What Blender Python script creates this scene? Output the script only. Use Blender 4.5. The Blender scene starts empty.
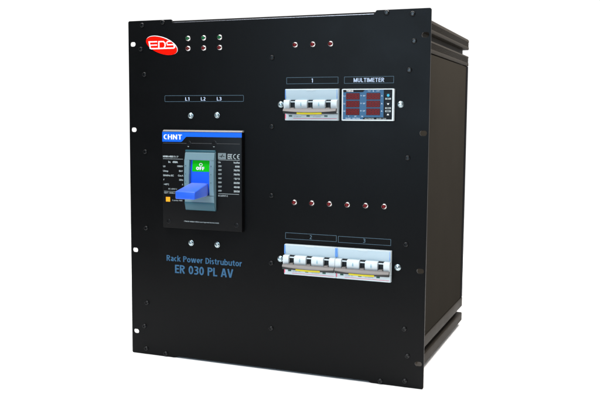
import bpy, bmesh, math
from mathutils import Vector, Matrix
MM = 0.001
sc = bpy.context.scene
COL = sc.collection
PI = math.pi

# ------------------------------------------------------------------ materials
def mat(name, col, rough=0.5, metal=0.0, spec=0.5, tint=None, coat=0.0, coat_rough=0.1,
        bump=0.0, bscale=900.0, var=0.0, vscale=12.0, rvar=0.0, aniso=0.0, trans=0.0, emit=None, sheen=0.0):
    m = bpy.data.materials.new(name); m.use_nodes = True
    nt = m.node_tree; b = nt.nodes['Principled BSDF']
    b.inputs['Base Color'].default_value = (*col, 1)
    b.inputs['Roughness'].default_value = rough
    b.inputs['Metallic'].default_value = metal
    b.inputs['Specular IOR Level'].default_value = spec
    if tint: b.inputs['Specular Tint'].default_value = (*tint, 1)
    if coat:
        b.inputs['Coat Weight'].default_value = coat
        b.inputs['Coat Roughness'].default_value = coat_rough
    if sheen:
        b.inputs['Sheen Weight'].default_value = sheen; b.inputs['Sheen Roughness'].default_value = .32
    if aniso: b.inputs['Anisotropic'].default_value = aniso
    if trans: b.inputs['Transmission Weight'].default_value = trans
    tc = nt.nodes.new('ShaderNodeTexCoord')
    if bump:
        n = nt.nodes.new('ShaderNodeTexNoise'); n.inputs['Scale'].default_value = bscale
        n.inputs['Detail'].default_value = 3
        nt.links.new(tc.outputs['Object'], n.inputs['Vector'])
        bp = nt.nodes.new('ShaderNodeBump'); bp.inputs['Strength'].default_value = bump
        bp.inputs['Distance'].default_value = 0.0003
        nt.links.new(n.outputs['Fac'], bp.inputs['Height'])
        nt.links.new(bp.outputs['Normal'], b.inputs['Normal'])
    if var or rvar:
        n2 = nt.nodes.new('ShaderNodeTexNoise'); n2.inputs['Scale'].default_value = vscale
        n2.inputs['Detail'].default_value = 5
        nt.links.new(tc.outputs['Object'], n2.inputs['Vector'])
        if var:
            r = nt.nodes.new('ShaderNodeMix'); r.data_type = 'RGBA'
            r.inputs['A'].default_value = (*[c*(1-var) for c in col], 1)
            r.inputs['B'].default_value = (*[min(1, c*(1+var)) for c in col], 1)
            nt.links.new(n2.outputs['Fac'], r.inputs['Factor'])
            nt.links.new(r.outputs['Result'], b.inputs['Base Color'])
        if rvar:
            mr = nt.nodes.new('ShaderNodeMapRange')
            mr.inputs['From Min'].default_value = .3; mr.inputs['From Max'].default_value = .7
            mr.inputs['To Min'].default_value = rough-rvar; mr.inputs['To Max'].default_value = rough+rvar
            nt.links.new(n2.outputs['Fac'], mr.inputs['Value'])
            nt.links.new(mr.outputs['Result'], b.inputs['Roughness'])
    return m

M = dict(
    panel=mat('black_powder_coat', (.0020, .0020, .0021), .38, spec=.10, bump=.35, bscale=1500, var=.12, rvar=.04),
    anod=mat('brown_black_anodised', (.0235, .0212, .0178), .6, spec=.0, tint=(1, .90, .80), bump=.15, bscale=1200, var=.1, rvar=.05),
    rail=mat('rail_anodised', (.029, .0255, .0215), .48, spec=.014, tint=(1, .92, .84), bump=.1, bscale=1200, var=.1, rvar=.05),
    dark=mat('dark_inside', (.006, .006, .006), .6, spec=.2, var=.1),
    strip=mat('black_corner_strip', (.005, .005, .006), .6, spec=.01, var=.1),
    alu=mat('bare_edge', (.42, .40, .42), .35, metal=1, rvar=.05),
    bscrew=mat('black_screw_finish', (.005, .0052, .0056), .3, metal=0, spec=.28, rvar=.06, vscale=300),
    zinc=mat('zinc_plated', (.50, .60, .63), .27, metal=1, rvar=.08, vscale=400),
    chrome=mat('chrome_bezel', (.86, .83, .82), .14, metal=1, rvar=.04, vscale=400),
    glens=mat('green_lens', (.0, .105, .03), .25, spec=.25, var=.1, vscale=300),
    rlens=mat('red_lens', (.13, .0008, .003), .25, spec=.25, var=.1, vscale=300),
    redbadge=mat('red_badge', (.92, .006, .0), .22, spec=.25, var=.03, vscale=30),
    white=mat('white_ink', (.82, .82, .82), .5, spec=.2, var=.03),
    ptext=mat('pale_blue_ink', (.50, .60, .78), .5, spec=.2, var=.04),
    frame=mat('frame_ink', (.075, .125, .165), .5, spec=.2, var=.05),
    btext=mat('blue_ink', (.032, .105, .20), .5, spec=.2, var=.04),
    mtext=mat('grey_ink', (.38, .43, .44), .5, spec=.2, var=.1, vscale=400),
    mccb=mat('black_moulding', (.0028, .0029, .0032), .42, spec=.12, bump=.2, bscale=2500, var=.1),
    lip=mat('grey_lip', (.30, .28, .27), .4, spec=.4, var=.05),
    blue=mat('blue_stripe', (.002, .115, .74), .35, spec=.35, var=.04),
    lever=mat('blue_lever', (.010, .10, .74), .35, spec=.5, sheen=1.0, bump=.15, bscale=2500, var=.03),
    slide=mat('blue_slide', (.004, .105, .78), .38, spec=.35, bump=.1, bscale=2500, var=.03),
    green=mat('green_label', (.002, .50, .004), .5, spec=.1, var=.03),
    bezel=mat('blue_grey_bezel', (.125, .215, .25), .4, spec=.5, bump=.2, bscale=2500, var=.04),
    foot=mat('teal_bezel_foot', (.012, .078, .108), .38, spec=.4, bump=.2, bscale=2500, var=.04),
    bezelmark=mat('bezel_mark_ink', (.04, .09, .12), .5, spec=.3, var=.1),
    bgrey=mat('breaker_grey_ink', (.25, .42, .50), .5, spec=.2, var=.1),
    faint=mat('faint_ink', (.30, .38, .42), .5, spec=.2, var=.1),
    orange=mat('orange_label', (.95, .36, .01), .45, spec=.3, var=.03),
    mcb=mat('white_breaker_plastic', (.50, .575, .61), .38, spec=.45, bump=.08, bscale=2500, var=.02),
    nose=mat('white_nose_plastic', (.58, .64, .665), .34, spec=.45, bump=.08, bscale=2500, var=.02),
    toplabel=mat('pale_blue_label', (.42, .525, .585), .4, spec=.3, var=.03),
    bar=mat('grey_toggle_plastic', (.150, .138, .132), .42, spec=.45, bump=.15, bscale=2500, var=.03),
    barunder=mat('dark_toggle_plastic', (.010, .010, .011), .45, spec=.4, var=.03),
    yellow=mat('yellow_label', (.52, .44, .012), .5, spec=.3, var=.03),
    slot=mat('slot_dark', (.012, .014, .016), .5, spec=.3, var=.1),
    gwin=mat('green_window', (.004, .07, .05), .3, spec=.5, var=.1),
    pink=mat('red_line_ink', (.70, .13, .22), .5, spec=.2, var=.04),
    bstrip=mat('blue_strip_plastic', (.12, .30, .72), .4, spec=.3, var=.04),
    mmframe=mat('meter_frame', (.62, .68, .70), .35, spec=.4, var=.03),
    mmblue=mat('meter_blue', (.046, .125, .235), .5, spec=.12, var=.03),
    mmblack=mat('meter_black', (.006, .007, .009), .45, spec=.12, var=.1),
    disp=mat('display_red', (.052, .001, .0015), .3, spec=.12, var=.08, vscale=200),
    seg=mat('display_segment', (.20, .006, .007), .4, spec=.1, var=.05),
    cyan=mat('cyan_button', (.01, .35, .55), .4, spec=.4, var=.04),
    rubber=mat('black_rubber', (.012, .012, .012), .7, spec=.3, bump=.3),
    ground=mat('white_backdrop_paper', (.90, .90, .90), .9, spec=.1, bump=.1, bscale=300, var=.01),
)

# ------------------------------------------------------------------ objects
def link(name, me, m, parent=None):
    o = bpy.data.objects.new(name, me); COL.objects.link(o)
    if m is not None and not me.materials:
        me.materials.append(M[m] if isinstance(m, str) else m)
    if parent: o.parent = parent
    return o

def finish(bm, name, m, parent, smooth=False, bevel=0, seg=2, ang=35):
    bm.normal_update()
    if bevel:
        es = [e for e in bm.edges if len(e.link_faces) == 2 and e.calc_face_angle(0) > math.radians(ang)]
        bmesh.ops.bevel(bm, geom=es, offset=bevel*MM, segments=seg, profile=.5, affect='EDGES', clamp_overlap=True)
    bmesh.ops.recalc_face_normals(bm, faces=bm.faces)
    me = bpy.data.meshes.new(name); bm.to_mesh(me); bm.free()
    if smooth:
        for p in me.polygons: p.use_smooth = True
        me.set_sharp_from_angle(angle=math.radians(40))
    return link(name, me, m, parent)

def addbox(bm, x0, x1, y0, y1, z0, z1):
    vs = [bm.verts.new((x*MM, y*MM, z*MM)) for x in (x0, x1) for y in (y0, y1) for z in (z0, z1)]
    for f in ((0,1,3,2),(4,6,7,5),(0,4,5,1),(2,3,7,6),(0,2,6,4),(1,5,7,3)):
        bm.faces.new([vs[i] for i in f])

def box(name, x0, x1, y0, y1, z0, z1, m, parent=None, bevel=.4, seg=2):
    bm = bmesh.new(); addbox(bm, x0, x1, y0, y1, z0, z1)
    return finish(bm, name, m, parent, smooth=bool(bevel), bevel=bevel, seg=seg)

def extr(bm, pts, fixed, a, b):
    """pts: closed 2D outline; fixed 'y' -> pts are (x,z) extruded in y; 'x' -> pts are (y,z) extruded in x"""
    def P(p, t):
        return (p[0]*MM, t*MM, p[1]*MM) if fixed == 'y' else (t*MM, p[0]*MM, p[1]*MM)
    A = [bm.verts.new(P(p, a)) for p in pts]; B = [bm.verts.new(P(p, b)) for p in pts]
    n = len(pts)
    bm.faces.new(A); bm.faces.new(B[::-1])
    for i in range(n):
        bm.faces.new((A[i], B[i], B[(i+1) % n], A[(i+1) % n]))

def prism(name, pts, fixed, a, b, m, parent, bevel=0, smooth=True, seg=2):
    bm = bmesh.new(); extr(bm, pts, fixed, a, b)
    return finish(bm, name, m, parent, smooth=smooth, bevel=bevel, seg=seg)

def curve_mesh(loops, half, bev=0.0):
    cu = bpy.data.curves.new('outline', 'CURVE'); cu.dimensions = '2D'; cu.fill_mode = 'BOTH'
    cu.extrude = max(half-bev, 0)*MM; cu.bevel_depth = bev*MM; cu.offset = -bev*MM; cu.bevel_resolution = 1
    for lp in loops:
        s = cu.splines.new('POLY'); s.points.add(len(lp)-1); s.use_cyclic_u = True
        for i, p in enumerate(lp): s.points[i].co = (p[0]*MM, p[1]*MM, 0, 1)
    o = bpy.data.objects.new('outline', cu); COL.objects.link(o)
    dg = bpy.context.evaluated_depsgraph_get(); dg.update()
    me = bpy.data.meshes.new_from_object(o.evaluated_get(dg))
    bpy.data.objects.remove(o); bpy.data.curves.remove(cu)
    me.materials.clear()
    return me

STAND = Matrix.Rotation(PI/2, 4, 'X')      # local x,y -> world x,z ; local z -> world -y
def sheet(name, loops, yfront, thick, m, parent, bev=0.0):
    me = curve_mesh(loops, thick/2, bev)
    me.name = name
    me.transform(Matrix.Translation((0, (yfront+thick/2)*MM, 0)) @ STAND)
    return link(name, me, m, parent)

def rrect(x0, x1, z0, z1, r=0.0, n=5):
    if r <= 0: return [(x0, z0), (x1, z0), (x1, z1), (x0, z1)]
    out = []
    for cx, cz, a0 in ((x1-r, z0+r, -90), (x1-r, z1-r, 0), (x0+r, z1-r, 90), (x0+r, z0+r, 180)):
        for i in range(n+1):
            a = math.radians(a0 + 90*i/n); out.append((cx+r*math.cos(a), cz+r*math.sin(a)))
    return out

def ell(cx, cz, a, b, rot, n=72):
    c, s = math.cos(rot), math.sin(rot)
    return [(cx+a*math.cos(t)*c-b*math.sin(t)*s, cz+a*math.cos(t)*s+b*math.sin(t)*c) for t in [2*PI*i/n for i in range(n)]]

def frame_print(x0, x1, z0, z1, r, w=.55, y=-.16, m='frame', parent=None, name='printed_frame'):
    return sheet(name, [rrect(x0, x1, z0, z1, r), rrect(x0+w, x1-w, z0+w, z1-w, max(r-w, 0))], y, .1, m, parent)

def text_raw(body, bold=0.0, shear=0.0, spacing=1.0):
    cu = bpy.data.curves.new('t', 'FONT'); cu.body = body; cu.size = 1
    cu.extrude = .01; cu.offset = bold; cu.shear = shear; cu.space_character = spacing
    o = bpy.data.objects.new('t', cu); COL.objects.link(o)
    dg = bpy.context.evaluated_depsgraph_get(); dg.update()
    me = bpy.data.meshes.new_from_object(o.evaluated_get(dg))
    bpy.data.objects.remove(o); bpy.data.curves.remove(cu)
    me.materials.clear()
    return me
CAP = None
def text_mesh(items):
    """items: (string, x0, x1, baseline z, cap height, y, bold, shear) joined in one mesh"""
    global CAP
    if CAP is None:
        h = text_raw('H'); CAP = max(v.co.y for v in h.vertices)
    bm = bmesh.new()
    for it in items:
        s, x0, x1, zb, ch, y = it[:6]
        bold = it[6] if len(it) > 6 else 0.0
        shear = it[7] if len(it) > 7 else 0.0
        me = text_raw(s, bold, shear)
        if not me.vertices: continue
        xa = min(v.co.x for v in me.vertices); xb = max(v.co.x for v in me.vertices)
        if x1 is None: sx = ch/CAP*.86
        else: sx = (x1-x0)/(xb-xa)
        sz = ch/(CAP+2*bold)
        T = Matrix(((sx*MM, 0, 0, (x0-xa*sx)*MM), (0, 0, -.004, y*MM), (0, sz*MM, 0, (zb+bold*sz)*MM), (0, 0, 0, 1)))
        me.transform(T)
        bm.from_mesh(me); bpy.data.meshes.remove(me)
    me = bpy.data.meshes.new('lettering'); bm.to_mesh(me); bm.free()
    return me
def text(name, items, m, parent):
    return link(name, text_mesh(items), m, parent)

def lathe(profile, n=32, hexin=()):
    """profile (r, y) list outer->inner, y towards viewer negative; indices in hexin are shaped as a hexagon"""
    bm = bmesh.new(); rings = []
    for k, (r, y) in enumerate(profile):
        ring = []
        if r < 1e-6: rings.append([bm.verts.new((0, y*MM, 0))]); continue
        for i in range(n):
            a = 2*PI*i/n; rr = r
            if k in hexin:
                aa = (a % (PI/3))-PI/6; rr = r*math.cos(PI/6)/math.cos(aa)
            ring.append(bm.verts.new((rr*math.cos(a)*MM, y*MM, rr*math.sin(a)*MM)))
        rings.append(ring)
    for A, B in zip(rings, rings[1:]):
        if len(B) == 1:
            for i in range(n): bm.faces.new((A[i], A[(i+1) % n], B[0]))
        elif len(A) == 1:
            for i in range(n): bm.faces.new((A[0], B[(i+1) % n], B[i]))
        else:
            for i in range(n): bm.faces.new((A[i], A[(i+1) % n], B[(i+1) % n], B[i]))
    return bm

def arc(cx, cy, rx, ry, a0, a1, n=9):
    return [(cx+rx*math.cos(math.radians(a0+(a1-a0)*i/n)), cy+ry*math.sin(math.radians(a0+(a1-a0)*i/n))) for i in range(n+1)]
def glyphs(w):
    """polylines of the stroke centre; cap height 1, x-height .73; w = stroke width; returns char -> (advance width, lines)"""
    h = w/2; t = 1-h; X = .74; xt = X-h
    g = {}
    g['E'] = (.46, [[(.46, t), (h, t)], [(h, 1), (h, 0)], [(h, .52), (.43, .52)], [(h, h), (.46, h)]])
    g['F'] = (.46, [[(.46, t), (h, t)], [(h, 1), (h, 0)], [(h, .5), (.43, .5)]])
    g['L'] = (.44, [[(h, 1), (h, 0)], [(h, h), (.44, h)]])
    bowl = [(h, t), (.26, t)]+arc(.26, .73, .52-.26-h+.04, t-.73, 90, -90)+[(h, .73-(t-.73))]
    g['P'] = (.53, [[(h, 1), (h, 0)], bowl])
    g['R'] = (.58, [[(h, 1), (h, 0)], bowl, [(.27, .47), (.50, 0)]])
    g['D'] = (.58, [[(h, 1), (h, 0)], [(h, t), (.22, t)]+arc(.22, .5, .58-.22-h, t-.5, 90, -90, 14)+[(h, h)]])
    g['0'] = (.52, [arc(.26, .5, .26-h, .5-h, 90, 450, 24)])
    g['O'] = (.66, [arc(.33, .5, .33-h, .5-h, 90, 450, 24)])
    g['3'] = (.50, [[(.04, .9)]+arc(.24, .745, .26-h, t-.745, 100, -80, 10), [(.16, .53)]+arc(.22, .53-(.53-h)/2, .28-h, (.53-h)/2, 80, -110, 12)+[(.02, .1)]])
    g['2'] = (.50, [arc(.24, .72, .26-h, t-.72, 150, -35, 10)+[(h+.01, h)], [(h*.6, h), (.5, h)]])
    g['1'] = (.28, [[(.02, .80), (.20, t-.02)], [(.21, 1), (.21, 0)]])
    g['A'] = (.62, [[(h*.75, 0), (.31-.02, 1)], [(.62-h*.75, 0), (.31+.02, 1)], [(.16, .30), (.46, .30)]])
    g['V'] = (.60, [[(h*.75, 1), (.30-.01, 0)], [(.60-h*.75, 1), (.30+.01, 0)]])
    g['M'] = (.72, [[(h, 0), (h, 1)], [(h*1.2, .96), (.36, .05)], [(.72-h*1.2, .96), (.36, .05)], [(.72-h, 1), (.72-h, 0)]])
    g['N'] = (.58, [[(h, 0), (h, 1)], [(h, .95), (.58-h, .05)], [(.58-h, 1), (.58-h, 0)]])
    g['H'] = (.58, [[(h, 0), (h, 1)], [(h, .51), (.58-h, .51)], [(.58-h, 1), (.58-h, 0)]])
    g['U'] = (.56, [[(h, 1), (h, .3)]+arc(.28, .3, .28-h, .3-h, 180, 360, 12)+[(.56-h, 1)]])
    g['T'] = (.54, [[(0, t), (.54, t)], [(.27, t), (.27, 0)]])
    g['I'] = (w, [[(h, 1), (h, 0)]])
    g['C'] = (.47, [arc(.29, .5, .29-h, .5-h, 60, 300, 20)])
    g['S'] = (.50, [arc(.26, .735, .26-h, t-.735, 35, 200, 9)+[(.12, .57), (.36, .45)]+arc(.25, .265, .25-h, .265-h, 25, -145, 9)])
    g['a'] = (.46, [[(.05, X-.12)]+arc(.22, xt-.17, .24-h, .17, 120, 0, 8)+[(.46-h, 0)], arc(.21, .21, .21-h, .21-h, 75, 300, 14)+[(.46-h, .19)], [(.18, .42), (.46-h, .43)]])
    g['c'] = (.42, [arc(.25, X/2, .25-h, X/2-h, 60, 300, 18)])
    g['k'] = (.52, [[(h, 1.04), (h, 0)], [(.44, X), (h+.03, .34)], [(.21, .44), (.47, 0)]])
    g['o'] = (.54, [arc(.27, X/2, .27-h, X/2-h, 90, 450, 22)])
    g['w'] = (.80, [[(h*.8, X), (.22, 0)], [(.40, X), (.22, 0)], [(.40, X), (.58, 0)], [(.80-h*.8, X), (.58, 0)]])
    g['e'] = (.52, [arc(.27, X/2, .27-h, X/2-h, -3, 305, 22), [(h, X/2-.02), (.50, X/2-.02)]])
    g['r'] = (.36, [[(h, X), (h, 0)], [(h, .42)]+arc(.32, .40, .22, xt-.40+.02, 170, 85, 6)])
    g['i'] = (w, [[(h, X), (h, 0)], [(h, .90), (h, 1.05)]])
    g['s'] = (.40, [arc(.22, .545, .20-h+.02, xt-.545, 40, 210, 9)+[(.20, .39), (.28, .33)]+arc(.20, .21, .20-h+.0, .21-h, 40, -140, 9)])
    g['t'] = (.36, [[(.17, .92), (.17, .24)]+arc(.31, .24, .14, .24-h, 180, 270, 6)+[(.36, h+.01)], [(.0, xt), (.36, xt)]])
    g['u'] = (.52, [[(h, X), (h, .26)]+arc(.25, .26, .25-h, .26-h, 180, 350, 10)+[(.52-h, .3)], [(.52-h, X), (.52-h, 0)]])
    g['b'] = (.54, [[(h, 1.04), (h, 0)], arc(.27, X/2, .27-h, X/2-h, 150, -150, 18)])
    g[' '] = (.24, [])
    return g
def ribbon(bm, pts, w, y0, y1, T):
    """flat stroke with mitred joints, square ends"""
    q = [pts[0]]
    for p in pts[1:]:
        if math.hypot(p[0]-q[-1][0], p[1]-q[-1][1]) > .006: q.append(p)
    pts = q
    cl = math.hypot(pts[0][0]-pts[-1][0], pts[0][1]-pts[-1][1]) < 1e-4 and len(pts) > 3
    if cl: pts = pts[:-1]
    n = len(pts); A = []; B = []
    for i, p in enumerate(pts):
        a = pts[i-1] if (i > 0 or cl) else None; b = pts[(i+1) % n] if (i < n-1 or cl) else None
        ds = []
        if a: ds.append(Vector((p[0]-a[0], p[1]-a[1])).normalized())
        if b: ds.append(Vector((b[0]-p[0], b[1]-p[1])).normalized())
        d = sum(ds, Vector((0, 0))).normalized(); nn = Vector((-d.y, d.x))
        k = w/2/max(.45, nn.dot(Vector((-ds[0].y, ds[0].x))))
        A.append(T(p[0]+nn.x*k, p[1]+nn.y*k)); B.append(T(p[0]-nn.x*k, p[1]-nn.y*k))
    def V(q, y): return bm.verts.new((q[0]*MM, y*MM, q[1]*MM))
    a0 = [V(q, y0) for q in A]; b0 = [V(q, y0) for q in B]; a1 = [V(q, y1) for q in A]; b1 = [V(q, y1) for q in B]
    for i in range(n if cl else n-1):
        j = (i+1) % n
        bm.faces.new((a0[i], a0[j], b0[j], b0[i])); bm.faces.new((a0[i], a1[i], a1[j], a0[j])); bm.faces.new((b0[i], b0[j], b1[j], b1[i]))
        bm.faces.new((a1[i], b1[i], b1[j], a1[j]))
    if not cl:
        bm.faces.new((a0[0], b0[0], b1[0], a1[0])); bm.faces.new((a0[-1], a1[-1], b1[-1], b0[-1]))
def stroke_text(name, items, m, parent, y=-.16, th=.12):
    """items: (string, x0, x1, baseline, cap height, stroke width, gap)"""
    bm = bmesh.new()
    for st, x0, x1, zb, ch, w, gap in items:
        g = glyphs(w)
        tot = sum(g[c][0] for c in st)+gap*(len(st)-1)
        sx = (x1-x0)/tot if x1 else ch
        cx = x0; k = 0
        for c in st:
            adv, lines = g[c]
            for ln in lines:
                k = (k+1) % 5
                ribbon(bm, ln, w, y-k*.012, y+th, lambda a, b, cx=cx: (cx+a*sx, zb+b*ch))
            cx += (adv+gap)*sx
    return finish(bm, name, m, parent)

# ------------------------------------------------------------------ root
root = bpy.data.objects.new('rack_power_distributor', None); COL.objects.link(root)
root['label'] = 'black rack mount power distribution cabinet with red badge, breakers and multimeter on its front'
root['category'] = 'power distributor'
R = root

W2, H = 241.3, 532.6
# ------------------------------------------------------------------ front panel with slots and stepped corners
def stepped():
    p = []
    r = 2.6
    def arc(cx, cz, a0, a1, n=5, rr=r):
        for i in range(n+1):
            a = math.radians(a0+(a1-a0)*i/n); p.append((cx+rr*math.cos(a), cz+rr*math.sin(a)))
    lo, hi = 2.4, 527.2
    arc(-W2+r, r, 180, 270)
    p.extend([(-164.5, 0), (-161.8, 0.5), (-159.5, lo), (160.2, lo), (162.5, .5), (164.8, 0)])
    arc(W2-r, r, 270, 360)
    arc(W2-r, H-r, 0, 90)
    p.extend([(165.0, H), (163.4, H-.6), (160.6, hi), (-161.0, hi), (-163.0, H-.9), (-164.6, H)])
    arc(-W2+r, H-r, 90, 180)
    return p
slots = []
for zt in (36.0, 170.0, 363.0, 496.5):
    for sx in (-1, 1):
        cx = sx*233.6
        slots.append(rrect(cx-5.1, cx+5.1, H-zt-3.5, H-zt+3.5, 3.3, 6))
sheet('front_panel', [stepped()]+slots, 0, 3.0, 'panel', R, bev=.35)

# flange above the panel's lowered middle; bright strip stands in for light reflected there
box('front_flange', -166, 166, 3.3, 14, 2.0, 530.6, 'dark', R, .3)
box('bare_metal_edge', -160.5, 160, 1.4, 3.0, 527.4, 528.0, 'alu', R, .12, 1)

# ------------------------------------------------------------------ enclosure
def rail_profile(ribs=True, chamfer=False):
    p = [(196, 526.5), (216.5, 528.4)]
    if chamfer: p = [(196, 526.5), (216.0, 528.4), (218.2, 528.0), (221.5, 523.4)]
    for i in range(1, 6) if not chamfer else ():
        a = math.radians(90-90*i/6); p.append((217+5*math.cos(a), 523.4+5*math.sin(a)))
    p.append((222, 523.2))
    def rib(z0, z1, n):
        st = (z0-z1)/n
        for i in range(n):
            z = z0-i*st
            p.extend([(222, z-.05), (221.1, z-.25*st), (221.1, z-.55*st), (222, z-.8*st)])
    if ribs: rib(522.0, 513.2, 6)
    p.extend([(222, 512.6), (222, 509.6), (221.0, 508.4), (211, 508.1), (211, 497.2), (221.0, 497.0), (222, 495.8)])
    if ribs: rib(494.0, 484.8, 6)
    p.extend([(222, 484.2), (222, 480.0), (221.5, 479.3), (215, 479.2), (200, 479.2), (196, 483)])
    return p
top = rail_profile(True)
bot = [(x, H-.1-z) for x, z in rail_profile(False, True)][::-1]
for pr in (top, bot):
    for sx in (1, -1):
        q = [(sx*x, z) for x, z in pr]
        if sx < 0: q = q[::-1]
        bm = bmesh.new(); extr(bm, q, 'y', 3.4, 396)
        # soften the rear ends of the rail
        o = finish(bm, 'corner_rail', 'rail', R, smooth=True)
        bv = o.modifiers.new('edge', 'BEVEL'); bv.width = .5*MM; bv.segments = 2; bv.limit_method = 'ANGLE'; bv.angle_limit = math.radians(50)
for sx in (1, -1):
    a, b = sorted((sx*219.3, sx*221.2))
    box('side_panel', a, b, 3.5, 379.0, 54.9, 477.6, 'anod', R, .25)
    a, b = sorted((sx*214, sx*221.7))
    box('rear_corner_strip', a, b, 380.2, 396.8, 53.8, 478.8, 'strip', R, .6)
box('top_panel', -196, 196, 14.5, 392, 522, 526.2, 'anod', R, .3)
box('bottom_panel', -196, 196, 14.5, 392, 6.5, 10.5, 'anod', R, .3)
box('rear_panel', -209.5, 209.5, 392.3, 395.4, 28, 504, 'dark', R, .4)
for fx, fy in ((-180, 60), (180, 60), (-180, 350), (180, 350)):
    bm = lathe([(11, 0), (12, 6.4), (0.0, 6.4)], 24)
    bmesh.ops.transform(bm, matrix=Matrix.Rotation(PI/2, 4, 'X'), verts=bm.verts)
    for v in bm.verts: v.co = Vector((v.co.x, v.co.y, abs(v.co.z)))
    o = finish(bm, 'rubber_foot', 'rubber', R, smooth=True); o.location = (fx*MM, fy*MM, .0001)

# ------------------------------------------------------------------ screws
bm = lathe([(3.9, 0), (3.85, -.5), (3.5, -1.5), (2.9, -2.2), (2.35, -2.5), (2.15, -2.45), (2.0, -1.0), (0, -1.0)], 36, hexin=(5, 6))
bs = finish(bm, 'black_screw', 'bscrew', R, smooth=True)
spots = []
for sx in (-1, 1):
    spots += [(sx*215.4, 525.5), (sx*178.6, 528.6), (sx*218.3, 488.7), (sx*212.3, 449.3), (sx*212.3, 328.2),
              (sx*212.3, 206.3), (sx*212.3, 84.9), (sx*217.6, 46.2), (sx*214.6, 9.4), (sx*178.4, 5.0)]
spots += [(6.0, z) for z in (470.8, 369.7, 267.2, 165.2, 65.0)]
import random
random.seed(4)
for i, (x, z) in enumerate(spots):
    o = bs if i == 0 else bs.copy()
    if i: COL.objects.link(o)
    o.location = (x*MM, 0, z*MM); o.rotation_euler = (0, random.uniform(0, 6), 0)

def silver():
    bm = lathe([(4.5, 0), (4.5, -.5), (4.4, -.6), (4.0, -.65), (3.95, -1.2), (3.6, -2.3), (2.9, -2.95), (1.7, -3.3), (0, -3.45)], 40)
    me = bpy.data.meshes.new('h'); bmesh.ops.recalc_face_normals(bm, faces=bm.faces); bm.to_mesh(me); bm.free()
    o = bpy.data.objects.new('h', me); COL.objects.link(o)
    cb = bmesh.new()
    addbox(cb, -2.5, 2.5, -5, -1.9, -.5, .5); 
    c1 = bpy.data.meshes.new('c'); cb.to_mesh(c1); cb.free()
    cb = bmesh.new(); addbox(cb, -.5, .5, -5.2, -1.85, -2.5, 2.5)
    c2 = bpy.data.meshes.new('c'); cb.to_mesh(c2); cb.free()
    cs = []
    for c in (c1, c2):
        co = bpy.data.objects.new('c', c); COL.objects.link(co); cs.append(co)
        md = o.modifiers.new('b', 'BOOLEAN'); md.object = co; md.operation = 'DIFFERENCE'; md.solver = 'EXACT'
    # close the base so the boolean has a solid
    b2 = bmesh.new(); b2.from_mesh(me)
    bd = [e for e in b2.edges if e.is_boundary]
    bmesh.ops.contextual_create(b2, geom=bd); bmesh.ops.recalc_face_normals(b2, faces=b2.faces); b2.to_mesh(me); b2.free()
    dg = bpy.context.evaluated_depsgraph_get(); dg.update()
    res = bpy.data.meshes.new_from_object(o.evaluated_get(dg))
    for x in [o]+cs: bpy.data.objects.remove(x)
    for p in res.polygons: p.use_smooth = True
    res.set_sharp_from_angle(angle=math.radians(38))
    res.name = 'silver_screw'; res.materials.clear()
    return link('silver_screw', res, 'zinc', R)
ss = silver()
for i, (x, z) in enumerate([(-130.4, 385.2), (-84.9, 386.2), (-131.0, 187.2), (-85.2, 187.2), (20.2, 402.2), (201.0, 402.2), (20.6, 172.6), (201.2, 172.8)]):
    o = ss if i == 0 else ss.copy()
    if i: COL.objects.link(o)
    o.location = (x*MM, 0, z*MM); o.rotation_euler = (0, random.uniform(0, 6), 0)

# ------------------------------------------------------------------ indicator lights
def led(kind):
    bm = lathe([(4.5, 0), (4.5, -.6), (4.2, -1.1), (3.4, -2.6), (3.0, -2.9), (2.85, -2.7), (2.65, -1.2), (2.6, -.4), (0, -.4)], 36)
    b = finish(bm, 'indicator_light', 'chrome', R, smooth=True)
    bm = lathe([(2.58, -.5), (2.55, -1.5), (2.2, -2.4), (1.3, -3.0), (0, -3.2)], 24)
    l = finish(bm, 'lens', kind, b, smooth=True)
    return b
G = led('glens'); Rr = led('rlens')
G['label'] = 'indicator light with green lens'; Rr['label'] = 'indicator light with red lens'
def place_led(src, pts):
    for i, (x, z) in enumerate(pts):
        if i == 0: o = src
        else:
            o = src.copy(); COL.objects.link(o)
            c = src.children[0].copy(); COL.objects.link(c); c.parent = o
        o.location = (x*MM, 0, z*MM)
place_led(G, [(x, 502.6) for x in (-134.0, -107.0, -79.9)])
place_led(Rr, [(x, 487.4) for x in (-134.0, -107.0, -79.9)] + [(x, 488.1) for x in (42.6, 69.9, 97.0)] +
          [(42.8+27.42*i, 258.6) for i in range(6)])

# ------------------------------------------------------------------ badge
rot = math.radians(-18.7)
badge = sheet('logo_badge', [ell(-180.1, 493.6, 29.2, 12.5, rot)], -1.3, 1.3, 'white', R, bev=.4)  # white left showing at the upper right is a painted edge highlight
sheet('badge_field', [ell(-180.45, 493.0, 28.9, 12.1, rot)], -1.55, .5, 'redbadge', badge, bev=.15)
bm = bmesh.new()
def stroke(pts, w=2.2, y0=-1.75, y1=-1.5):
    """white strokes of constant width along a polyline, each segment a thin slab"""
    for (x0, z0), (x1, z1) in zip(pts, pts[1:]):
        d = Vector((x1-x0, z1-z0)); L = d.length; d /= L; n = Vector((-d.y, d.x))*w/2
        e = d*w/2*.98
        q = [(x0-e.x+n.x, z0-e.y+n.y), (x0-e.x-n.x, z0-e.y-n.y), (x1+e.x-n.x, z1+e.y-n.y), (x1+e.x+n.x, z1+e.y+n.y)]
        extr(bm, q, 'y', y0+random.uniform(0, .04), y1)
def flat(q): extr(bm, q, 'y', -1.75+random.uniform(0, .03), -1.5)
# E
flat([(-203.8, 500.2), (-201.4, 500.2), (-198.9, 488.4), (-201.3, 488.4)])
flat([(-203.2, 500.2), (-188.0, 500.2), (-188.0, 498.2), (-203.2, 498.2)])
flat([(-201.9, 495.0), (-188.0, 495.0), (-188.0, 493.2), (-201.5, 493.2)])
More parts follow.
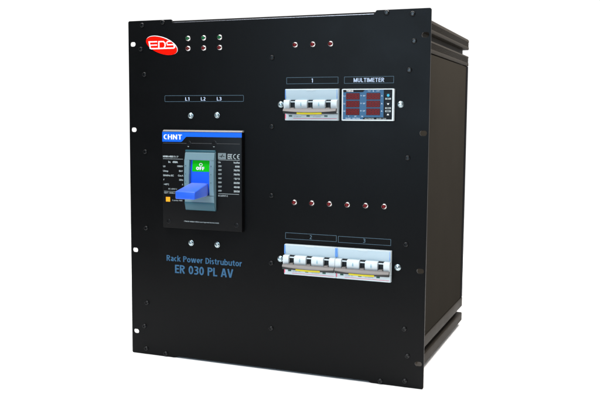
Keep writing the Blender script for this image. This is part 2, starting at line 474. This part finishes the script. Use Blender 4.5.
# D
flat([(-186.2, 500.0), (-183.8, 500.0), (-183.8, 488.0), (-186.2, 488.0)])
flat([(-186.0, 500.1), (-176.0, 500.1), (-174.6, 498.2), (-186.0, 498.2)])
flat([(-176.2, 500.05), (-172.6, 496.6), (-172.6, 491.4), (-175.0, 491.4), (-175.0, 496.2), (-177.6, 498.4)])
flat([(-172.62, 492.2), (-175.02, 491.8), (-178.0, 488.6), (-175.0, 488.6)])
# S
flat([(-169.6, 500.0), (-163.2, 500.0), (-161.2, 498.0), (-169.0, 498.0), (-170.6, 496.6), (-172.2, 497.4)])
flat([(-171.9, 497.6), (-169.9, 497.6), (-169.4, 494.9), (-157.6, 494.9), (-157.6, 493.0), (-170.2, 493.0)])
flat([(-158.8, 494.85), (-156.6, 493.6), (-155.6, 490.4), (-157.4, 488.6), (-158.8, 490.6), (-158.8, 493.1)])
# base line joining the letters
flat([(-201.3, 489.8), (-157.2, 489.8), (-155.9, 489.2), (-159.0, 487.7), (-198.9, 487.7)])
finish(bm, 'badge_lettering', 'white', badge)

# ------------------------------------------------------------------ printed frames and lettering on the panel
frame_print(-176.3, -40.2, 406.6, 416.3, 1.6, parent=R)
frame_print(29.0, 109.0, 432.0, 441.5, .2, parent=R)
frame_print(117.9, 190.6, 431.7, 441.4, .2, parent=R)
frame_print(28.5, 109.1, 203.6, 213.0, .2, parent=R)
frame_print(111.6, 190.6, 203.0, 212.4, .2, parent=R)
stroke_text('lettering', [('L1', -139.8, -132.6, 408.3, 5.2, .15, .12), ('L2', -112.6, -104.8, 408.3, 5.2, .15, .12), ('L3', -85.2, -77.4, 408.3, 5.2, .15, .12)], 'ptext', R)
stroke_text('lettering', [('1', 68.2, 70.2, 433.8, 5.8, .14, .1)], 'ptext', R)
stroke_text('lettering', [('MULTIMETER', 132.0, 176.8, 433.6, 5.7, .15, .12)], 'ptext', R)
stroke_text('lettering', [('2', 67.2, 70.6, 205.4, 5.8, .14, .1)], 'frame', R)
stroke_text('lettering', [('3', 149.4, 152.8, 205.0, 5.8, .14, .1)], 'frame', R)
stroke_text('lettering', [('Rack Power Distrubutor', -175.3, -43.0, 156.2, 9.1, .155, .085)], 'btext', R)
stroke_text('lettering', [('ER 030 PL AV', -160.2, -58.2, 137.6, 13.2, .165, .085)], 'btext', R)

# ------------------------------------------------------------------ main breaker
X0, X1, Z0, Z1 = -176.4, -39.3, 210.3, 363.0
mb = box('main_circuit_breaker', X0, X1, -8.0, 20, Z0, Z1-2.4, 'mccb', R, .9, 3)
mb['label'] = 'large black main breaker with blue lever pointing out and green OFF window'
prism('top_lip', [(-7.4, Z1-2.3), (-7.9, Z1-2.2), (-4.6, Z1+.3), (0, Z1+.3), (0, Z1-2.3)], 'x', X0+.3, X1-.1, 'lip', mb, .25)  # chamfer of the black body; light falling on it is painted in as grey
sheet('blue_stripe', [[(X0+.15, 344.9), (-143.2, 345.0), (-141.3, 345.8), (-135.0, 352.1), (-133.4, 353.0), (X1-.2, 353.0), (X1-.2, 360.1), (X0+.15, 360.1)]], -8.35, .3, 'blue', mb)
# CHNT with an N whose dot makes the I: the mark stands as C H iN T
stroke_text('brand_lettering', [('CHNT', -173.8, -141.4, 348.6, 7.6, .16, .09)], 'white', mb, -8.45)
dg_ink = mat('dark_grey_ink', (.08, .08, .08), .5, spec=.2, var=.1)
for a, b, c in ((X0+1.5, -133.6, 342.6), (-125.4, -89.6, 343.0), (-81.4, X1-3.5, 343.0)): box('printed_line', a, b, -8.12, -7.95, c, c+.5, dg_ink, mb, 0)
for x, z in ((-129.3, 343.4), (-85.3, 344.2), (-166.4, 220.4), (-48.6, 220.4)):
    bm = lathe([(3.7, -8.02), (3.4, -8.5), (2.7, -8.6), (2.5, -8.1), (1.2, -8.05), (0, -8.05)], 24)
    o = finish(bm, 'cover_screw', 'bscrew', mb, smooth=True); o.location = (x*MM, 0, z*MM)
for x, z in ((-130.5, 338.1), (-86.4, 338.4)):
    prism('printed_arrow', [(x-1.6, z+.5), (x+1.6, z+.5), (x, z-.8)], 'y', -8.15, -7.95, 'mtext', mb)
ty = -8.12
L = [('NM8N-400S', -175.5, -157.4, 320.6, 2.8, ty, .05), ('EN 3P', -156.3, -148.1, 320.6, 2.7, ty, 0),
     ('In', -165.9, -162.2, 312.1, 3.0, ty, .03), ('400A', -158.6, -148.9, 312.1, 3.0, ty, .05),
     ('Ui', -175.3, -171.4, 305.3, 2.6, ty, .02), ('1000V', -150.0, -139.7, 306.0, 2.6, ty, .02),
     ('Uimp', -175.4, -166.4, 298.1, 2.6, ty, .02), ('8kV', -147.2, -140.3, 298.7, 2.6, ty, .02),
     ('50/60Hz IEC', -175.5, -156.5, 291.2, 2.6, ty, .02), ('Cat.A', -149.0, -139.6, 291.6, 2.6, ty, .02),
     ('f', -175.0, -173.4, 284.5, 2.6, ty, .02), ('50Hz', -147.0, -139.8, 284.9, 2.6, ty, .02),
     ('+40\u00b0C', -174.4, -165.2, 277.2, 2.6, ty, .02), ('A', -142.0, -140.0, 277.8, 2.6, ty, .02),
     ('IEC 60947-2', -166.2, -151.0, 270.6, 2.0, ty, .0),
     ('GB/T 14048.2', -173.9, -154.9, 264.2, 2.2, ty, .0), ('3 poles 400', -159.7, -141.6, 253.0, 2.0, ty, .0),
     ('1 Not for isolation without use of approved terminal shields', -138.6, -78.1, 221.3, 1.9, ty, .01)]
rows = ['Ue', '230V', '400V', '415V', '440V', '500V', '525V', '690V']
rr = ['Icu/Ics', '85/85', '70/70', '70/70', '65/65', '50/50', '40/40', '20/20']
zz = [314.0, 308.0, 302.2, 296.0, 289.6, 283.3, 277.0, 270.6]
for a, b, z in zip(rows, rr, zz):
    L.append((a, -79.2, -73.2 if a != 'Ue' else -75.0, z, 2.6, ty, .02))
    L.append((b, -53.0 if b != '85/85' else -50.6, -43.0, z, 2.7, ty, .04))
L.append(('IEC60947-2', -79.3, -63.0, 263.2, 2.3, ty, .0))
text('printed_text', L, 'mtext', mb)
for a, b, c, d in ((-175.5, -140.2, 318.1, 318.6), (-174.0, -152, 267.6, 267.9), (-78.6, -43.0, 318.6, 319.1), (-79.0, -44.2, 267.2, 267.7)):
    box('printed_line', a, b, ty, -7.95, c, d, 'mtext', mb, 0)
bm = bmesh.new()
# EAC mark
for a, b, c, d in ((-63.0, -61.9, 320.4, 328.0), (-63.0, -59.9, 327.0, 328.0), (-63.0, -59.9, 323.8, 324.8), (-63.0, -59.9, 320.4, 321.4),
                   (-59.6, -58.7, 320.4, 328.0), (-57.6, -56.8, 320.4, 328.0), (-59.5, -56.9, 327.05, 327.95), (-59.5, -56.9, 323.6, 324.5),
                   (-56.6, -55.5, 320.4, 321.4), (-56.6, -55.5, 327.0, 328.0)):
    addbox(bm, a, b, ty+random.uniform(0, .05), -7.95, c, d)
for cx in (-50.0, -43.6):
    ribbon(bm, arc(cx, 324.3, 3.3, 3.3, 80, 280, 16), 1.05, ty, -7.95, lambda a, b: (a, b))
ribbon(bm, [(-46.6, 324.3), (-44.0, 324.3)], .95, ty-.02, -7.95, lambda a, b: (a, b))
finish(bm, 'conformity_mark', 'mtext', mb)
pt = box('printed_symbol', -79.4, -66.0, -8.1, -7.95, 320.0, 329.2, mat('dull_grey_ink', (.17, .21, .22), .5, spec=.2, var=.25, vscale=300), mb, 0)
text('symbol_lettering', [('-/-', -77, -68.4, 322.6, 4.6, -8.16, .04)], 'mccb', pt)
box('orange_sticker', -170.8, -163.3, -8.2, -7.95, 251.5, 258.8, 'orange', mb, 0)

# bezel with window
def bez_profile():   # (y, z) outline of one side cheek, front of the bezel bulges in the middle
    return [(-8.1, 332.9), (-11.4, 332.9), (-12.2, 332.3), (-11.6, 329.4), (-13.4, 328.9), (-15.4, 319.5), (-16.8, 308), (-17.3, 295), (-17.1, 275),
            (-16.4, 262), (-15.4, 253.8), (-12.0, 241.8), (-11.2, 240.8), (-8.1, 240.8)]
prof = bez_profile()
bm = bmesh.new()
xs0, xs1, wx0, wx1, wz0, wz1 = -133.2, -82.4, -124.6, -90.0, 264.0, 318.2
# front skin strips: split profile at window top/bottom
def ycut(z):
    for (y0, a), (y1, b) in zip(prof, prof[1:]):
        if min(a, b) <= z <= max(a, b) and a != b and y0 > -17.3: 
            t = (z-a)/(b-a); 
            if not (a > 332 and b > 332): return y0+(y1-y0)*t
    return -17.2
topP = [p for p in prof if p[1] > wz1] ; midP = [(ycut(wz1), wz1)]+[p for p in prof if wz0 < p[1] < wz1]+[(ycut(wz0), wz0)]
botP = [p for p in prof if p[1] < wz0]
extr(bm, topP+[(ycut(wz1), wz1), (-8.1, wz1)], 'x', xs0, xs1)
extr(bm, [(-8.1, wz0), (ycut(wz0), wz0)]+botP, 'x', xs0, xs1)
extr(bm, [(-8.1, wz1)]+midP+[(-8.1, wz0)], 'x', xs0, wx0)
extr(bm, [(-8.1, wz1)]+midP+[(-8.1, wz0)], 'x', wx1, xs1)
bmesh.ops.remove_doubles(bm, verts=bm.verts, dist=.00001)
# drop the inner faces where the blocks touch
kill = []
seen = {}
for f in bm.faces:
    k = tuple(round(c, 6) for c in f.calc_center_median())
    seen.setdefault(k, []).append(f)
bz = finish(bm, 'lever_bezel', 'bezel', mb, smooth=False)
bv = bz.modifiers.new('edge', 'BEVEL'); bv.width = .6*MM; bv.segments = 3; bv.limit_method = 'ANGLE'; bv.angle_limit = math.radians(50)
prism('bezel_foot', [(-15.3, 253.4), (-15.9, 253.2), (-12.5, 241.6), (-11.4, 240.5), (-8.2, 240.5), (-8.2, 242.0), (-11.0, 242.0)], 'x', xs0-.25, xs1+.25, 'foot', bz, .5)  # darker teal band across the lower end of the bezel
prism('bezel_cap', [(-11.2, 329.6), (-12.1, 329.6), (-12.7, 332.4), (-11.5, 333.2), (-8.2, 333.2), (-8.2, 331.5), (-11.0, 331.5)], 'x', xs0-.2, xs1+.2, 'foot', bz, .4)  # same darker teal across the upper end
for z in (309, 296.5, 284):
    for a in (-131.2, -87.4): box('bezel_mark', a, a+1.1, -17.35, -16.0, z-.8, z+.8, 'bezelmark', bz, 0)
# lever slide inside the window, curved
bm = bmesh.new()
sl = [(-8.2, 317.9), (-10.2, 317.6), (-11.4, 309), (-12.2, 300), (-12.6, 288), (-12.4, 276), (-11.6, 264.2), (-8.2, 264.2)]
extr(bm, sl, 'x', -124.4, -90.2)
slide = finish(bm, 'lever_slide', 'slide', mb, smooth=True)
lab = [(-10.5, 317.4), (-11.7, 309), (-12.45, 300.3), (-11.9, 300.3), (-11.2, 309), (-9.9, 317.4)]
prism('off_label', lab, 'x', -121.6, -90.4, 'green', slide, 0, smooth=False)
stroke_text('off_lettering', [('OFF', -114.6, -100.4, 302.7, 5.0, .22, .1)], 'white', slide, -12.7, .5)
sheet('off_symbol', [ell(-106.8, 311.0, 2.9, 2.5, 0, 24), ell(-106.8, 311.0, 1.9, 1.6, 0, 24)], -12.0, .5, 'white', slide)
# lever
bm = bmesh.new()
back = [(-126.0+2, 283.0), (-94.6, 283.0), (-93.8, 263.6), (-124.4, 263.6)]
front = [(-125.0, 273.0), (-91.6, 273.0), (-92.6, 261.7), (-124.8, 261.7)]
A = [bm.verts.new((x*MM, -11.8*MM, z*MM)) for x, z in back]
B = [bm.verts.new((x*MM, -58.0*MM, z*MM)) for x, z in front]
bm.faces.new(A); bm.faces.new(B[::-1])
for i in range(4): bm.faces.new((A[i], B[i], B[(i+1) % 4], A[(i+1) % 4]))
finish(bm, 'switch_lever', 'lever', mb, smooth=True, bevel=1.3, seg=4)

# ------------------------------------------------------------------ modular breakers
def mcb(x0, x1, zt, label, number, blues):
    """three pole breaker between x0 and x1 with its top at zt"""
    z = lambda d: zt-d
    g = .15
    xa, xb = x0+g, x1-g
    pw = (x1-x0)/3
    # body profile (y, z): top face, nose, lower face
    def nose_pts():
        return [(-6.6, z(15.6)), (-10.4, z(15.9)), (-11.6, z(16.8)), (-12.3, z(19.0)), (-12.5, z(22.5)), (-12.0, z(26.0)), (-10.6, z(30.0)), (-8.0, z(33.6)), (-6.6, z(34.8))]
    bm = bmesh.new()
    base = [(20, z(0)), (-5.2, z(0)), (-6.0, z(.9)), (-5.4, z(8)), (-4.9, z(15.6)), (-4.9, z(34.8)), (-6.4, z(36.0)), (-6.4, z(43.6)), (-5.6, z(45.3)), (20, z(45.3))]
    extr(bm, base, 'x', xa, xb)
    b = finish(bm, 'circuit_breaker', 'mcb', R, smooth=True, bevel=.35)
    b['label'] = label
    b.location.z = 0
    # nose blocks between slots, each its own column of the same moulding, light on them painted in as paler white
    nz = [(-4.8, z(15.6))]+nose_pts()[1:-1]+[(-4.8, z(34.8))]
    cut = []
    for k in range(3):
        c = x0+pw*(k+.5); cut.append((c-4.3, c+4.3))
    edges = [xa]+[v for c in cut for v in c]+[xb]
    for i in range(0, len(edges), 2):
        prism('nose', nz, 'x', edges[i], edges[i+1], 'nose', b, .5, seg=3)
    for a, c in cut: box('slot_back', a+.02, c-.02, -5.6, -5.0, z(34.6), z(15.75), 'slot', b, 0)
    # rocker stub in every slot: a white edge on top, dark body under it
    for a, c in cut:
        prism('toggle', [(-5.7, z(18.0)), (-9.2, z(17.9)), (-9.8, z(18.5)), (-9.7, z(19.4)), (-5.7, z(19.8))], 'x', a+.5, c-.4, 'mcb', b, .2)
        prism('toggle_root', [(-5.7, z(26.6)), (-12.4, z(27.2)), (-13.4, z(28.4)), (-13.0, z(31)), (-5.7, z(31))], 'x', a+1.0, c-1.2, 'bar', b, .4)
    # tie bar bowed along its length
    n = 28; bm = bmesh.new(); ringA = []
    x_a, x_b = x0+1.5, x1+.2
    for i in range(n+1):
        t = i/n; x = x_a+(x_b-x_a)*t; bow = 1-(2*t-1)**2
        zf = z(31.5+2.1*bow)
        pts = [(-12.2, z(28.1)), (-15.4, z(28.3)), (-16.6, z(29.0)), (-18.0-.6*bow, zf), (-17.6-.6*bow, zf-.45), (-14.2, z(34.4+.9*bow)), (-12.2, z(33.6))]
        ringA.append([bm.verts.new((x*MM, y*MM, q*MM)) for y, q in pts])
    for A, B in zip(ringA, ringA[1:]):
        for j in range(7): bm.faces.new((A[j], B[j], B[(j+1) % 7], A[(j+1) % 7]))
    bm.faces.new(ringA[0]); bm.faces.new(ringA[-1][::-1])
    tb = finish(bm, 'tie_bar', 'bar', b, smooth=True)
    # underside of the bar, its shade painted as a near-black strip
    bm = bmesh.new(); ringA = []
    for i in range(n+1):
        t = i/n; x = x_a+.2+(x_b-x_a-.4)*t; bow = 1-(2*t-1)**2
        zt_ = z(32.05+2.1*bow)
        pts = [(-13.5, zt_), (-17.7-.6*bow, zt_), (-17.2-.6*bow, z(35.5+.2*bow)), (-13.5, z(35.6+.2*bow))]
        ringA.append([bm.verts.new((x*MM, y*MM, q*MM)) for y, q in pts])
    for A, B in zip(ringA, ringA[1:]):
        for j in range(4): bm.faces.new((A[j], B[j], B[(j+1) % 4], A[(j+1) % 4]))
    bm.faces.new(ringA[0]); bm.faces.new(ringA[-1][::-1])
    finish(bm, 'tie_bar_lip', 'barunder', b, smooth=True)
    bm = bmesh.new(); ringA = []
    for i in range(n+1):
        t = .27+.47*i/n; x = x_a+(x_b-x_a)*t; bow = 1-(2*t-1)**2
        zz_ = z(33.0+1.3*bow)
        pts = [(-17.0, zz_), (-18.1-.6*bow, zz_), (-17.6-.6*bow, zz_-2.5), (-16.2, zz_-2.5)]
        ringA.append([bm.verts.new((x*MM, y*MM, q*MM)) for y, q in pts])
    for A, B in zip(ringA, ringA[1:]):
        for j in range(4): bm.faces.new((A[j], B[j], B[(j+1) % 4], A[(j+1) % 4]))
    bm.faces.new(ringA[0]); bm.faces.new(ringA[-1][::-1])
    finish(bm, 'yellow_label', 'yellow', b)
    prism('upper_face', [(-5.9, z(1.6)), (-6.15, z(1.6)), (-5.1, z(15.2)), (-4.7, z(15.2))], 'x', xa+.6, xb-.6, 'toplabel', b)  # bluer tone than the body over the upper face
    # small raised ledge under the top edge
    box('label_ledge', x0+33.5, x0+47.5, -6.5, -5.6, z(2.6), z(1.2), 'mcb', b, .25)
    # windows, lines and print
    for k in range(3):
        c = x0+pw*(k+.5)-4.6; box('status_window', c-2.5, c+2.5, -6.55, -6.2, z(40.1), z(37.8), 'gwin', b, 0)
    box('red_line', x0+13.2, x1-1.8, -6.5, -6.3, z(42.9), z(42.3), 'pink', b, 0)
    box('red_strip', xa+.2, xa+1.7, -6.5, -6.3, z(43.0), z(36.2), 'pink', b, 0)
    for k in (1, 2):
        c = x0+pw*k
        prism('printed_mark', [(c-1, z(24.6)), (c+1, z(24.6)), (c+1, z(21.6)), (c+.45, z(21.6)), (c+.45, z(19.6)), (c-.45, z(19.6)), (c-.45, z(21.6)), (c-1, z(21.6))], 'y', -12.62, -12.3, 'bgrey', b)
    text('printed_text', [('C63  6000A  400V~', x0+14, x0+27, z(40.6), 1.5, -6.52, 0), (number, x0+44, x0+56, z(40.6), 1.5, -6.52, 0)], 'faint', b)
    for a, c in blues: box('blue_strip', a, c, -6.35, -4.6, z(14.0), z(.9), 'bstrip', b, 0)
    return b
mcb(29.3, 111.4, 424.5, 'upper three pole white breaker numbered 1', 'IEC60898', [(29.5, 30.3), (109.0, 109.5)])
mcb(29.3, 110.9, 196.4, 'lower left three pole white breaker numbered 2', 'IEC60898', [(29.5, 31.2), (109.2, 110.7)])
mcb(111.0, 192.6, 196.4, 'lower right three pole white breaker numbered 3', 'IEC60898', [(111.2, 113.2), (190.6, 191.1)])

# ------------------------------------------------------------------ multimeter
mm = sheet('multimeter', [rrect(116.4, 192.8, 379.2, 424.0, 1.3), rrect(118.3, 190.2, 381.0, 422.6, .6)], -5.6, 6, 'mmframe', R, bev=.4)
mm['label'] = 'panel multimeter with six dark red displays on blue face'
sheet('meter_face', [rrect(118.2, 177.8, 380.9, 422.7, 0)], -5.0, .5, 'mmblue', mm)
sheet('button_strip', [rrect(177.8, 190.3, 380.9, 422.7, 0)], -5.02, .5, 'mmblack', mm)
sheet('name_tab', [[(118.4, 419.4), (147.4, 419.4), (150.6, 422.5), (118.4, 422.5)]], -5.15, .3, 'mmblack', mm)
sheet('model_tab', [[(147.2, 381.0), (177.6, 381.0), (177.6, 384.2), (149.6, 384.2)]], -5.15, .3, 'mmblack', mm)
stroke_text('name_lettering', [('TENSE', 123.0, 133.4, 419.9, 2.4, .19, .16)], 'white', mm, -5.25)
text('model_lettering', [('MULTIMETRE', 150.8, 164.3, 381.5, 1.7, -5.25, .02), ('EM-07K  LOW', 168.0, 182.0, 381.5, 1.7, -5.25, .02)], 'mtext', mm)
tl = []
for z, a in ((414.0, '1'), (403.2, '2'), (392.8, '3')):
    tl += [('L'+a, 119.2, 121.6, z-.9, 1.9, -5.25, .02), ('V', 144.0, 146.0, z-.6, 1.9, -5.25, .02), ('kV', 148.0, 151.4, z-.6, 1.9, -5.25, .02), ('A', 174.2, 176.4, z-.9, 2.0, -5.25, .03)]
tl += [('L', 162.2, 163.8, 419.9, 2.3, -5.25, .05), ('VOLT', 154.4, 159.6, 420.1, 1.4, -5.25, 0), ('AMP', 167.0, 171.8, 420.1, 1.4, -5.25, 0),
       ('V', 126.0, 127.6, 384.7, 1.8, -5.25, .02), ('kV', 135.6, 138.6, 384.7, 1.8, -5.25, .02), ('Hz', 145.8, 148.4, 384.7, 1.8, -5.25, .02),
       ('PHASE - NEUTRAL', 122.4, 144.2, 381.7, 1.6, -5.25, .02)]
text('meter_lettering', tl, mat('meter_ink', (.55, .65, .75), .5, spec=.2, var=.05), mm)
SEG = [((.12, 1), (.88, 1)), ((.12, .5), (.88, .5)), ((.12, 0), (.88, 0)), ((0, .08), (0, .44)), ((0, .56), (0, .92)), ((1, .08), (1, .44)), ((1, .56), (1, .92))]
for xd in (122.7, 152.8):
    for zd in (408.9, 398.1, 387.2):
        d = box('display', xd, xd+20.1, -5.35, -4.9, zd, zd+9.3, 'disp', mm, .1, 1)
        bm = bmesh.new()
        for k in range(4):
            ox, oz, w, h = xd+1.0+k*4.75, zd+1.3, 3.0, 6.7
            for (a, b_), (c, e) in SEG:
                xA, xB = sorted((ox+a*w, ox+c*w)); zA, zB = sorted((oz+b_*h, oz+e*h)); tt = .36
                sl_ = .35*((zA+zB)/2-oz)/h
                addbox(bm, xA-tt+sl_, xB+tt+sl_, -5.45, -5.3, zA-tt+.02*a, zB+tt)
            addbox(bm, ox+w+.7, ox+w+1.2, -5.44, -5.3, oz-.3, oz+.2)
        finish(bm, 'display_digits', 'seg', d)
def button(z, kind):
    b = box('button', 180.3, 188.6, -5.6, -4.9, z-3.2, z+3.2, mat('button_grey', (.012, .018, .024), .4, spec=.15, var=.1), mm, .5)
    if kind == 'dot': sheet('button_symbol', [ell(184.4, z, 1.9, 1.9, 0, 20)], -5.75, .25, 'cyan', b)
    if kind == 'down': sheet('button_symbol', [[(182.8, z+1.0), (186.2, z+1.0), (184.5, z-1.4)]], -5.75, .25, 'white', b)
    if kind == 'up': sheet('button_symbol', [[(182.8, z-1.0), (186.2, z-1.0), (184.5, z+1.4)]], -5.75, .25, 'white', b)
    return b
button(414.6, 'dot'); button(402.6, 'down'); button(388.2, 'up')
for z, s in ((410.0, 'SET'), (397.0, 'MIN'), (392.8, 'MAX')):
    b = box('button_label', 180.3, 188.4, -5.3, -4.95, z-1.2, z+1.2, 'mtext', mm, 0)
    text('button_lettering', [(s, 182.2, 186.6, z-.75, 1.5, -5.36, .02)], 'mmblack', b)

# ------------------------------------------------------------------ surface
bm = bmesh.new()
vs = [bm.verts.new((1.35*math.cos(2*PI*i/96), .75+1.35*math.sin(2*PI*i/96), 0)) for i in range(96)]
bm.faces.new(vs)
g = finish(bm, 'ground', 'ground', None); g['kind'] = 'structure'

# ------------------------------------------------------------------ light
w = bpy.data.worlds.new('World'); sc.world = w; w.use_nodes = True
nt = w.node_tree; bg = nt.nodes['Background']
tc = nt.nodes.new('ShaderNodeTexCoord'); sp = nt.nodes.new('ShaderNodeSeparateXYZ')
mr = nt.nodes.new('ShaderNodeMapRange'); mr.interpolation_type = 'SMOOTHSTEP'
mr.inputs['From Min'].default_value = -.55; mr.inputs['From Max'].default_value = .15
mr.inputs['To Min'].default_value = .10; mr.inputs['To Max'].default_value = 1.12
nt.links.new(tc.outputs['Generated'], sp.inputs['Vector']); nt.links.new(sp.outputs['Y'], mr.inputs['Value'])
nt.links.new(mr.outputs['Result'], bg.inputs['Strength']); bg.inputs['Color'].default_value = (1, 1, 1, 1)

def area(name, loc, target, sx, sy, power, col=(1, 1, 1)):
    l = bpy.data.lights.new(name, 'AREA'); l.shape = 'RECTANGLE'; l.size = sx; l.size_y = sy; l.energy = power; l.color = col
    o = bpy.data.objects.new(name, l); COL.objects.link(o); o.location = loc
    o.rotation_euler = (Vector(target)-Vector(loc)).to_track_quat('-Z', 'Y').to_euler()
    return o
area('overhead_softbox', (0, -.05, 2.4), (0, -.05, 0), 2.6, 2.2, 84, (1, 1, 1))  # unseen lamp added to burn the ground out to white
area('front_softbox', (-.36, -2.3, .72), (.1, 0, .35), .5, .5, 22, (.62, .82, 1.0))
area('key_softbox', (-.7, -1.25, 2.0), (-.05, 0, .3), .6, .6, 30, (1, .97, .94))  # unseen lamp added to brighten the white breakers
area('side_softbox', (.56, .25, 1.0), (.22, .2, .4), .3, .3, 10, (1, .93, .86))  # unseen lamp added to make the side panel brighter towards its top

# ------------------------------------------------------------------ camera (fitted to the photograph)
cam = bpy.data.cameras.new('camera'); co = bpy.data.objects.new('camera', cam); COL.objects.link(co); sc.camera = co
rx = Vector((0.929244116424535, 0.3694008378467764, 0.0069565141044153934))
ry = -Vector((0.04199306981817222, -0.08689143697710416, -0.9953323365928086))
rz = -Vector((-0.367072137566489, 0.92519884304843, -0.09625563175323831))
m3 = Matrix((rx, ry, rz)).transposed()
co.matrix_world = Matrix.Translation(Vector((493.54057914, -1114.09247978, 378.36267925))*MM) @ m3.to_4x4()
cam.sensor_width = 36; cam.lens = 817.703441/600*36; cam.clip_start = .01; cam.clip_end = 100

sc.view_settings.view_transform = 'Standard'; sc.view_settings.look = 'None'
sc.view_settings.exposure = 0; sc.view_settings.gamma = 1
